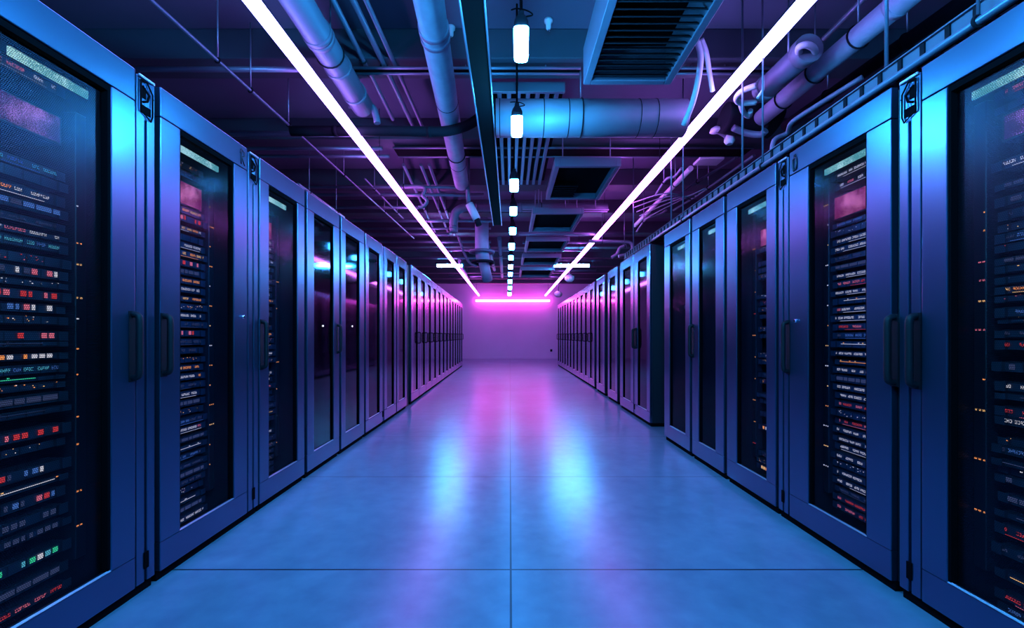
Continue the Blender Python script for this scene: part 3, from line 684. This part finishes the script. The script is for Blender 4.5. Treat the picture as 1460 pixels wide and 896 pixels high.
for k, (y, x0, x1, Z, r) in enumerate(((99, 150, 430, 2.2, .022), (191, 330, 500, 2.15, .03), (212, 345, 545, 2.1, .02), (223, 350, 555, 2.1, .02), (267, 415, 660, 2.1, .02), (278, 420, 690, 2.1, .024),
                                       (296, 470, 600, 2.1, .025), (315, 470, 715, 2.1, .028), (326, 500, 700, 2.1, .02), (334, 505, 640, 2.1, .028), (345, 520, 700, 2.1, .03), (357, 545, 860, 2.1, .03), (368, 560, 700, 2.1, .03),
                                       (333, 740, 905, 2.0, .035), (346, 745, 890, 2.1, .03), (371, 750, 865, 2.1, .035), (386, 760, 850, 2.1, .03), (394, 640, 820, 2.1, .04))):
    cross(y, x0, x1, Z, r, '%s thin pipe crossing the ceiling counting from the camera' % (ORD[k] if k else 'first'))
# long thin rods over the left row
run('steel_rod', 'thin straight rod running the length of the ceiling outside the left light tube', 'rod', [P(200, -14, 2.0), P(590, 340, 2.0)], .012, 'strut', hang=(.10, .16, .25, .45, .7), n=8)
run('steel_rod', 'shorter thin rod between the long rod and the left light tube', 'rod', [P(520, 255, 2.1), P(575, 312, 2.1)], .012, 'strut', n=8, hang=(.2, .8))
run('steel_rod', 'thin rod close along the tops of the left cabinets', 'rod', [P(425, 263, 1.75), P(490, 310, 1.75)], .02, 'strut', n=8, hang=(.2, .8))
# sprinklers on the slab
for (x, y, lab) in ((643, 47, 'small sprinkler head on the ceiling right of the pale wrapped pipe'), (782, 37, 'small sprinkler head on the ceiling right of the first pendant')):
    p = P(x, y, 2.50); e = empty('sprinkler_head', p, lab, 'sprinkler')
    MB().lathe((p.x, p.y, p.z - .03), [(.012, 0), (.020, .01), (.022, .05), (.035, .06), (.035, .08)], 16).build('housing', 'plastic', e)
    MB().tube([(p.x, p.y, p.z - .045), (p.x, p.y, p.z - .03)], .010, 10).build('nozzle', 'chrome', e)
# ribbed panel
m = MB()
for i in range(8):
    x = -.205 + i * .088; m.box(x, x + .040, 4.1, 6.6, 3.32, 3.38)
m.box(-.22, .50, 4.1, 6.6, 3.385, 3.395, 1); m.box(-.22, .50, 4.06, 4.1, 3.31, 3.40, 0)
tag(m.build('ribbed_panel', ['strut', 'black'], bevel=.004), 'panel of pale parallel ribs on the ceiling behind the pendants', 'ceiling panel')
# vent boxes
def vent(x0, x1, y0, y1, zb, label, louvre, half=None, rim='pipe', rw=.055):
    e = empty('ceiling_vent', ((x0 + x1) / 2, (y0 + y1) / 2, zb), label, 'ceiling vent', 'vent boxes right of the pendants')
    m = MB(); H = .28 if louvre > 10 else .10
    for a, b, c, d in ((x0, x0 + rw, y0, y1), (x1 - rw, x1, y0, y1), (x0 + rw, x1 - rw, y0, y0 + rw), (x0 + rw, x1 - rw, y1 - rw, y1)): m.box(a, b, c, d, zb, zb + H)
    m.build('frame', rim, e, bevel=.006)
    MB().box(x0 + rw, x1 - rw, y0 + rw, y1 - rw, zb + H - .02, zb + H).build('back_plate', 'black', e)
    if louvre:
        m = MB(); n = louvre; ya, yb_ = (y0 + rw, y1 - rw) if not half else half
        xe = x1 - rw if not half else (x0 + x1) / 2
        for i in range(n):
            y = ya + (yb_ - ya) * (i + .5) / n; w = (yb_ - ya) / n * .34
            m.quad(((x0 + rw, y - w, zb + .012), (xe, y - w, zb + .012), (xe, y + w, zb + .05), (x0 + rw, y + w, zb + .05)))
            m.quad(((x0 + rw, y - w, zb + .012), (xe, y - w, zb + .012), (xe, y - w + .004, zb + .006), (x0 + rw, y - w + .004, zb + .006)))
        m.build('louvre', 'dark', e)
    for x in (x0 + .1, x1 - .1):
        for y in (y0 + .1, y1 - .1): MB().tube([(x, y, zb + H), (x, y, CEIL)], .006, 6).build('hanger_rod', 'strut', e)
vent(.555, 1.215, 1.7, 3.40, 3.0, 'large louvred vent box beside the nearest pendant', 26)
vent(.50, 1.24, 5.0, 6.25, 2.99, 'square vent box with half grille beyond the round duct', 6, (5.7, 6.2), rim='strut')
vent(.35, 1.15, 6.95, 8.2, 2.99, 'third dark vent opening right of the pendants', 0, rim='strut')
vent(.33, 1.2, 9.0, 10.2, 3.0, 'fourth dark vent opening right of the pendants', 0, rim='strut')
vent(.3, 1.25, 10.9, 12.1, 3.0, 'fifth dark vent opening right of the pendants', 0, rim='strut')
vent(.3, 1.3, 13.0, 14.6, 3.0, 'farthest dark vent opening right of the pendants', 0, rim='strut')
# big cross tube with elbow, middle distance
Ye = 7.36
run('elbow_pipe', 'thick pipe crossing right of centre and turning down at its left end', 'pipe', [Q(647, 332, Ye), Q(647, 316, Ye), Q(650, 303, Ye), Q(662, 296, Ye), Q(680, 295.5, Ye), Q(760, 296, Ye), Q(866, 296, Ye)], .068, 'pipe', smooth=5, bands=(.03, .25, .5), hang=(.62,))
# canister and hanging duct tee in the middle
e = empty('valve_canister', Q(675, 300, 6.2), 'short pale tilted canister beside the thick elbow pipe', 'valve')
MB().tube([Q(669, 291, 6.2), Q(680, 313, 6.2)], .055, 18).build('body', 'plastic', e)
MB().tube([Q(679, 311, 6.2), Q(683, 322, 6.2)], .040, 16).build('nozzle', 'dark', e); MB().tube([Q(668, 290, 6.2), Q(667, 268, 6.2), (Q(667, 268, 6.2).x, 6.2, CEIL)], .03, 12).build('stem', 'pipe', e)
Y = 8.6; c = Q(687, 352, Y)
e = empty('duct_branch', c, 'vertical duct branch with wide round flanges left of the far pendants', 'duct')
MB().tube([(c.x, c.y, 3.35), (c.x, c.y, c.z - .1), (c.x + .03, c.y, c.z - .28)], .13, 24).build('tube', 'wrap', e)
MB().torus((c.x, c.y, c.z - .10), (0, 0, 1), .22, .03, 28, 8).build('flange', 'pipe', e); MB().torus((c.x + .02, c.y, c.z - .30), (0, 0, 1), .20, .028, 28, 8).build('flange', 'dark', e)
MB().tube([(c.x + .03, c.y, c.z - .28), (c.x + .10, c.y + .2, c.z - .62)], .10, 20).build('outlet', 'wrap', e)
MB().tube(smooth_path([(c.x - .45, c.y, c.z + .2), (c.x - .35, c.y, c.z - .1), (c.x - .24, c.y, c.z - .3), (c.x - .1, c.y, c.z - .38)], 5), .025, 10).build('side_pipe', 'pipe', e)
run('hook_pipe', 'curved hook of pipe hanging beside the left light tube', 'pipe', [Q(568, 266, 6.3), Q(600, 266, 6.3), Q(606, 271, 6.3), Q(603, 279, 6.3), Q(609, 287, 6.3), Q(603, 295, 6.3), Q(597, 296, 6.3)], .024, 'pipe', smooth=4, hang=(.1,))
for k, (x0, y0, x1, y1) in enumerate(((690, 330, 705, 385), (655, 372, 668, 400), (712, 340, 716, 395))):
    run('conduit', '%s short far conduit left of the pendants' % ('first', 'second', 'third')[k], 'conduit', [P(x0, y0, 2.0), P(x1, y1, 2.0)], .045, 'pipe', hang=(.3, .8))
# flexible hoses beside the vent
run('flexible_hose', 'pale hose curving down from the big vent, nearer of two', 'hose', [Q(994, 58, 3.3), Q(999, 80, 3.35), Q(996, 110, 3.45), Q(988, 145, 3.6), Q(975, 178, 3.75)], .022, 'plastic', smooth=6)
run('flexible_hose', 'pale hose curving behind the right light tube, farther of two', 'hose', [Q(1000, 56, 3.35), Q(1007, 75, 3.4), Q(1011, 100, 3.5), Q(1016, 130, 3.6)], .018, 'plastic', smooth=6)
# right side pipes
run('steel_pipe', 'long violet-lit pipe with ring clamps above the right cabinets', 'pipe', [P(1320, -28, 2.0), P(1086, 168, 2.0)], .072, 'wrap', hang=(.30, .56, .80), n=22, bands=(.12,))
run('steel_pipe', 'dark pipe running beyond the ring-clamped pipe near the right wall', 'pipe', [P(1420, -30, 2.1), P(1120, 180, 2.1)], .05, 'dark', n=14, hang=(.3, .7))
run('steel_pipe', 'thin dark pipe highest along the right side ceiling', 'pipe', [P(1270, -40, 2.3), P(1175, 55, 2.3)], .02, 'strut', n=12)
e = empty('pump_canister', Q(1118, 98, 3.4), 'sloping canister with hooked pipe beside the right light tube', 'canister')
a, b = P(1150, 72, 1.98), P(1090, 128, 1.98)
MB().tube([a, b], .085, 24).build('body', 'pipe', e); d = (b - a).normalized()
MB().tube([a - d * .03, a + d * .05], .098, 24).build('collar', 'duct', e); MB().tube([b - d * .05, b + d * .02], .094, 24).build('collar', 'duct', e)
MB().tube(smooth_path([P(1140, 80, 1.95), P(1139, 68, 1.95), P(1150, 64, 1.95), P(1161, 70, 1.95), P(1162, 84, 1.95)], 5), .022, 12).build('hook_pipe', 'plastic', e)
MB().tube(smooth_path([P(1078, 122, 1.9), P(1058, 130, 1.9), P(1050, 140, 1.9), P(1056, 147, 1.9), P(1078, 146, 1.9)], 5), .022, 12).build('loop_pipe', 'plastic', e)
MB().tube(smooth_path([P(1056, 148, 1.9), P(1060, 160, 1.9), P(1068, 166, 1.9), P(1070, 158, 1.9)], 5), .020, 12).build('loop_pipe', 'plastic', e)
MB().tube([Q(1088, 108, 3.3), Q(1088, 128, 3.3), Q(1080, 140, 3.3)], .010, 8).build('stay', 'plastic', e)
MB().tube([(a.x, a.y + .2, a.z + .08), (a.x, a.y + .2, CEIL)], .008, 8).build('hanger_rod', 'strut', e)
run('dark_duct', 'dark sagging duct beyond the ring-clamped pipe on the right', 'duct', [Q(1032, 168, 4.3), Q(1060, 172, 4.3), Q(1090, 170, 4.25), Q(1106, 176, 4.2)], .14, 'dark', smooth=5, n=22)
run('hook_pipe', 'violet curved pipe sagging under the dark duct', 'pipe', [Q(1045, 182, 4.2), Q(1065, 190, 4.2), Q(1084, 192, 4.15), Q(1092, 186, 4.1)], .030, 'pipe', smooth=5)
e = empty('valve_cluster', Q(1035, 195, 4.4), 'cluster of small valves under the strut channel by the right tube', 'valve')
MB().lathe(Q(1021, 188, 4.4), [(.02, -.01), (.06, 0), (.05, .03), (.02, .05)], 14).build('valve_wheel', 'plastic', e)
MB().lathe(Q(1040, 206, 4.4), [(.03, 0), (.05, .03), (.045, .08), (.02, .12)], 14).build('valve_body', 'plastic', e)
MB().tube(smooth_path([Q(1021, 186, 4.4), Q(1032, 192, 4.4), Q(1040, 198, 4.4)], 4), .022, 10).build('link_pipe', 'pipe', e)
MB().tube([Q(1035, 180, 4.4), Q(1035, 200, 4.4)], .015, 8).build('stem', 'pipe', e)
# plate light and conduit bundle farther along on the right
p = P(1010, 232, 2.0)
tag(MB().box(p.x - .14, p.x + .14, p.y - .10, p.y + .10, p.z, p.z + .03).build('junction_plate', 'plastic', bevel=.008), 'pale rectangular plate under the strut channels by the right tube', 'plate')
run('pipe_lance', 'straight pale stick with chrome joint slanting beside the right light tube', 'pipe', [P(985, 240, 1.98), P(905, 322, 1.98)], .032, 'plastic', bands=(.35, .62), band_mat='chrome', hang=(.2,), n=14)
for k, (pts, w) in enumerate((([P(972, 240, 1.9), P(962, 252, 1.9), P(950, 256, 1.9), P(935, 278, 1.9)], 'nearest'), ([P(950, 300, 1.85), P(940, 306, 1.85), P(922, 312, 1.85), P(908, 330, 1.85)], 'lowest'),
                              ([P(1050, 225, 2.05), P(990, 262, 2.05), P(960, 285, 2.05)], 'straightest'), ([P(1075, 222, 2.0), P(1000, 275, 2.0), P(960, 300, 2.0)], 'outermost'))):
    run('conduit', '%s conduit of the bundle between the right tube and cabinets' % w, 'conduit', pts, .017, 'pipe', smooth=5, n=10, group='conduit bundle on the right', hang=(.5,))
m = []
for k in range(5):
    run('cable', '%s loose sagging cable fanned out beside the right tube' % ('first', 'second', 'third', 'fourth', 'fifth')[k], 'cable', [P(985 + k * 5, 285 - k * 4, 1.85), P(950, 276 + k * 5, 1.8), P(900 + k * 4, 290 + k * 6, 1.9)], .009, 'pipe', smooth=6, n=8, group='fanned cables')
run('hook_pipe', 'looped small pipe hanging far along the right side', 'pipe', [Q(840, 344, 8.5), Q(880, 345, 8.5), Q(898, 346, 8.5), Q(902, 354, 8.5), Q(895, 362, 8.5), Q(882, 366, 8.5)], .032, 'pipe', smooth=5, hang=(.2,))
run('hook_pipe', 'small kinked pipe beneath the far right loop', 'pipe', [Q(893, 350, 8.3), Q(884, 354, 8.3), Q(880, 362, 8.3), Q(872, 368, 8.3)], .03, 'pipe', smooth=5, hang=(.1,))
run('hook_pipe', 'thin curved pipe rising behind the cable tray above the second right cabinets', 'pipe', [Q(1100, 222, 3.6), Q(1104, 200, 3.6), Q(1122, 190, 3.6), Q(1128, 176, 3.5), Q(1150, 160, 3.4), Q(1230, 110, 3.1)], .018, 'pipe', smooth=6)
for k, (x, y, Y) in enumerate(((812, 402, 14.5), (796, 424, 17.5))):
    c = Q(x, y, Y); e = empty('ceiling_speaker', c, ('nearer' if k == 0 else 'farther') + ' small round fixture hanging near the far end of the right tube', 'fixture', 'far hanging fixtures')
    MB().lathe(c, [(.08, 0), (.15, .06), (.16, .16), (.06, .24)], 18).build('housing', 'plastic', e); MB().tube([(c.x, c.y, c.z + .2), (c.x, c.y, CEIL)], .02, 8).build('hanger_rod', 'strut', e)
# ladder tray along the tops of the right cabinets
e = empty('cable_ladder', (1.9, 4, 2.29), 'long dark cable ladder resting above the right cabinets', 'cable tray')
for xr, zz0, zz1, nm in ((1.76, 2.275, 2.345, 0), (2.15, 2.275, 2.345, 1)):
    MB().box(xr, xr + .006, .7, 6.9, zz0, zz1).box(xr - .012, xr + .012, .7, 6.9, zz1, zz1 + .006).box(xr - .012, xr + .012, .7, 6.9, zz0 - .006, zz0).build('side_rail', 'pipe', e)
m = MB(); yy = .8
while yy < 6.8: m.box(1.766, 2.15, yy, yy + .03, 2.282, 2.30); m.box(1.752, 1.76, yy, yy + .02, 2.277, 2.343); yy += .11
tag(m.build('rungs', 'dark', e), kind='stuff')
for k in range(4): MB().tube(smooth_path([(1.82 + k * .08 + .02 * math.sin(j + k), .7 + j * 1.2, 2.325) for j in range(6)], 4), .018, 8).build('cable', 'black', e)
for q in (1.2, 2.1, 3.4, 4.9, 6.4): MB().box(1.8, 2.1, q, q + .04, HR + .0, 2.27).build('foot', 'dark', e); MB().tube([(1.762, q, 2.34), (1.762, q, CEIL)], .008, 8).build('hanger_rod', 'strut', e)
run('steel_pipe', 'slim pipe running along the roof edge of the right cabinets', 'pipe', [(1.69, .7, 2.235), (1.69, 5.3, 2.235)], .014, 'strut', n=10, hang=(.2, .5, .8))
# small outlet near the bottom of the end wall
p = Q(786, 500, YE - .02)
tag(MB().box(p.x - .05, p.x + .05, YE - .03, YE, p.z - .06, p.z + .06).build('wall_outlet', 'dark', bevel=.006), 'small dark outlet low on the end wall by the right cabinets', 'outlet')

# ------------------------------------------------------------------ world, camera, view
w = bpy.data.worlds.new('World'); scene.world = w; w.use_nodes = True
w.node_tree.nodes['Background'].inputs[0].default_value = (.02, .03, .08, 1); w.node_tree.nodes['Background'].inputs[1].default_value = .2
cam = bpy.data.cameras.new('Camera'); co = bpy.data.objects.new('Camera', cam); COL.objects.link(co)
co.location = (0, 0, EYE); co.rotation_euler = (math.radians(90), 0, 0)
cam.sensor_width = 36; cam.lens = 36 * F / 1460; cam.shift_x = (730 - VX) / 1460; cam.shift_y = (VY - 448) / 1460
cam.clip_start = .05; cam.clip_end = 100
scene.camera = co
scene.view_settings.view_transform = 'Standard'; scene.view_settings.look = 'None'
scene.view_settings.exposure = 0; scene.view_settings.gamma = 1; scene.view_settings.use_curve_mapping = False
scene.cycles.sample_clamp_indirect = 8
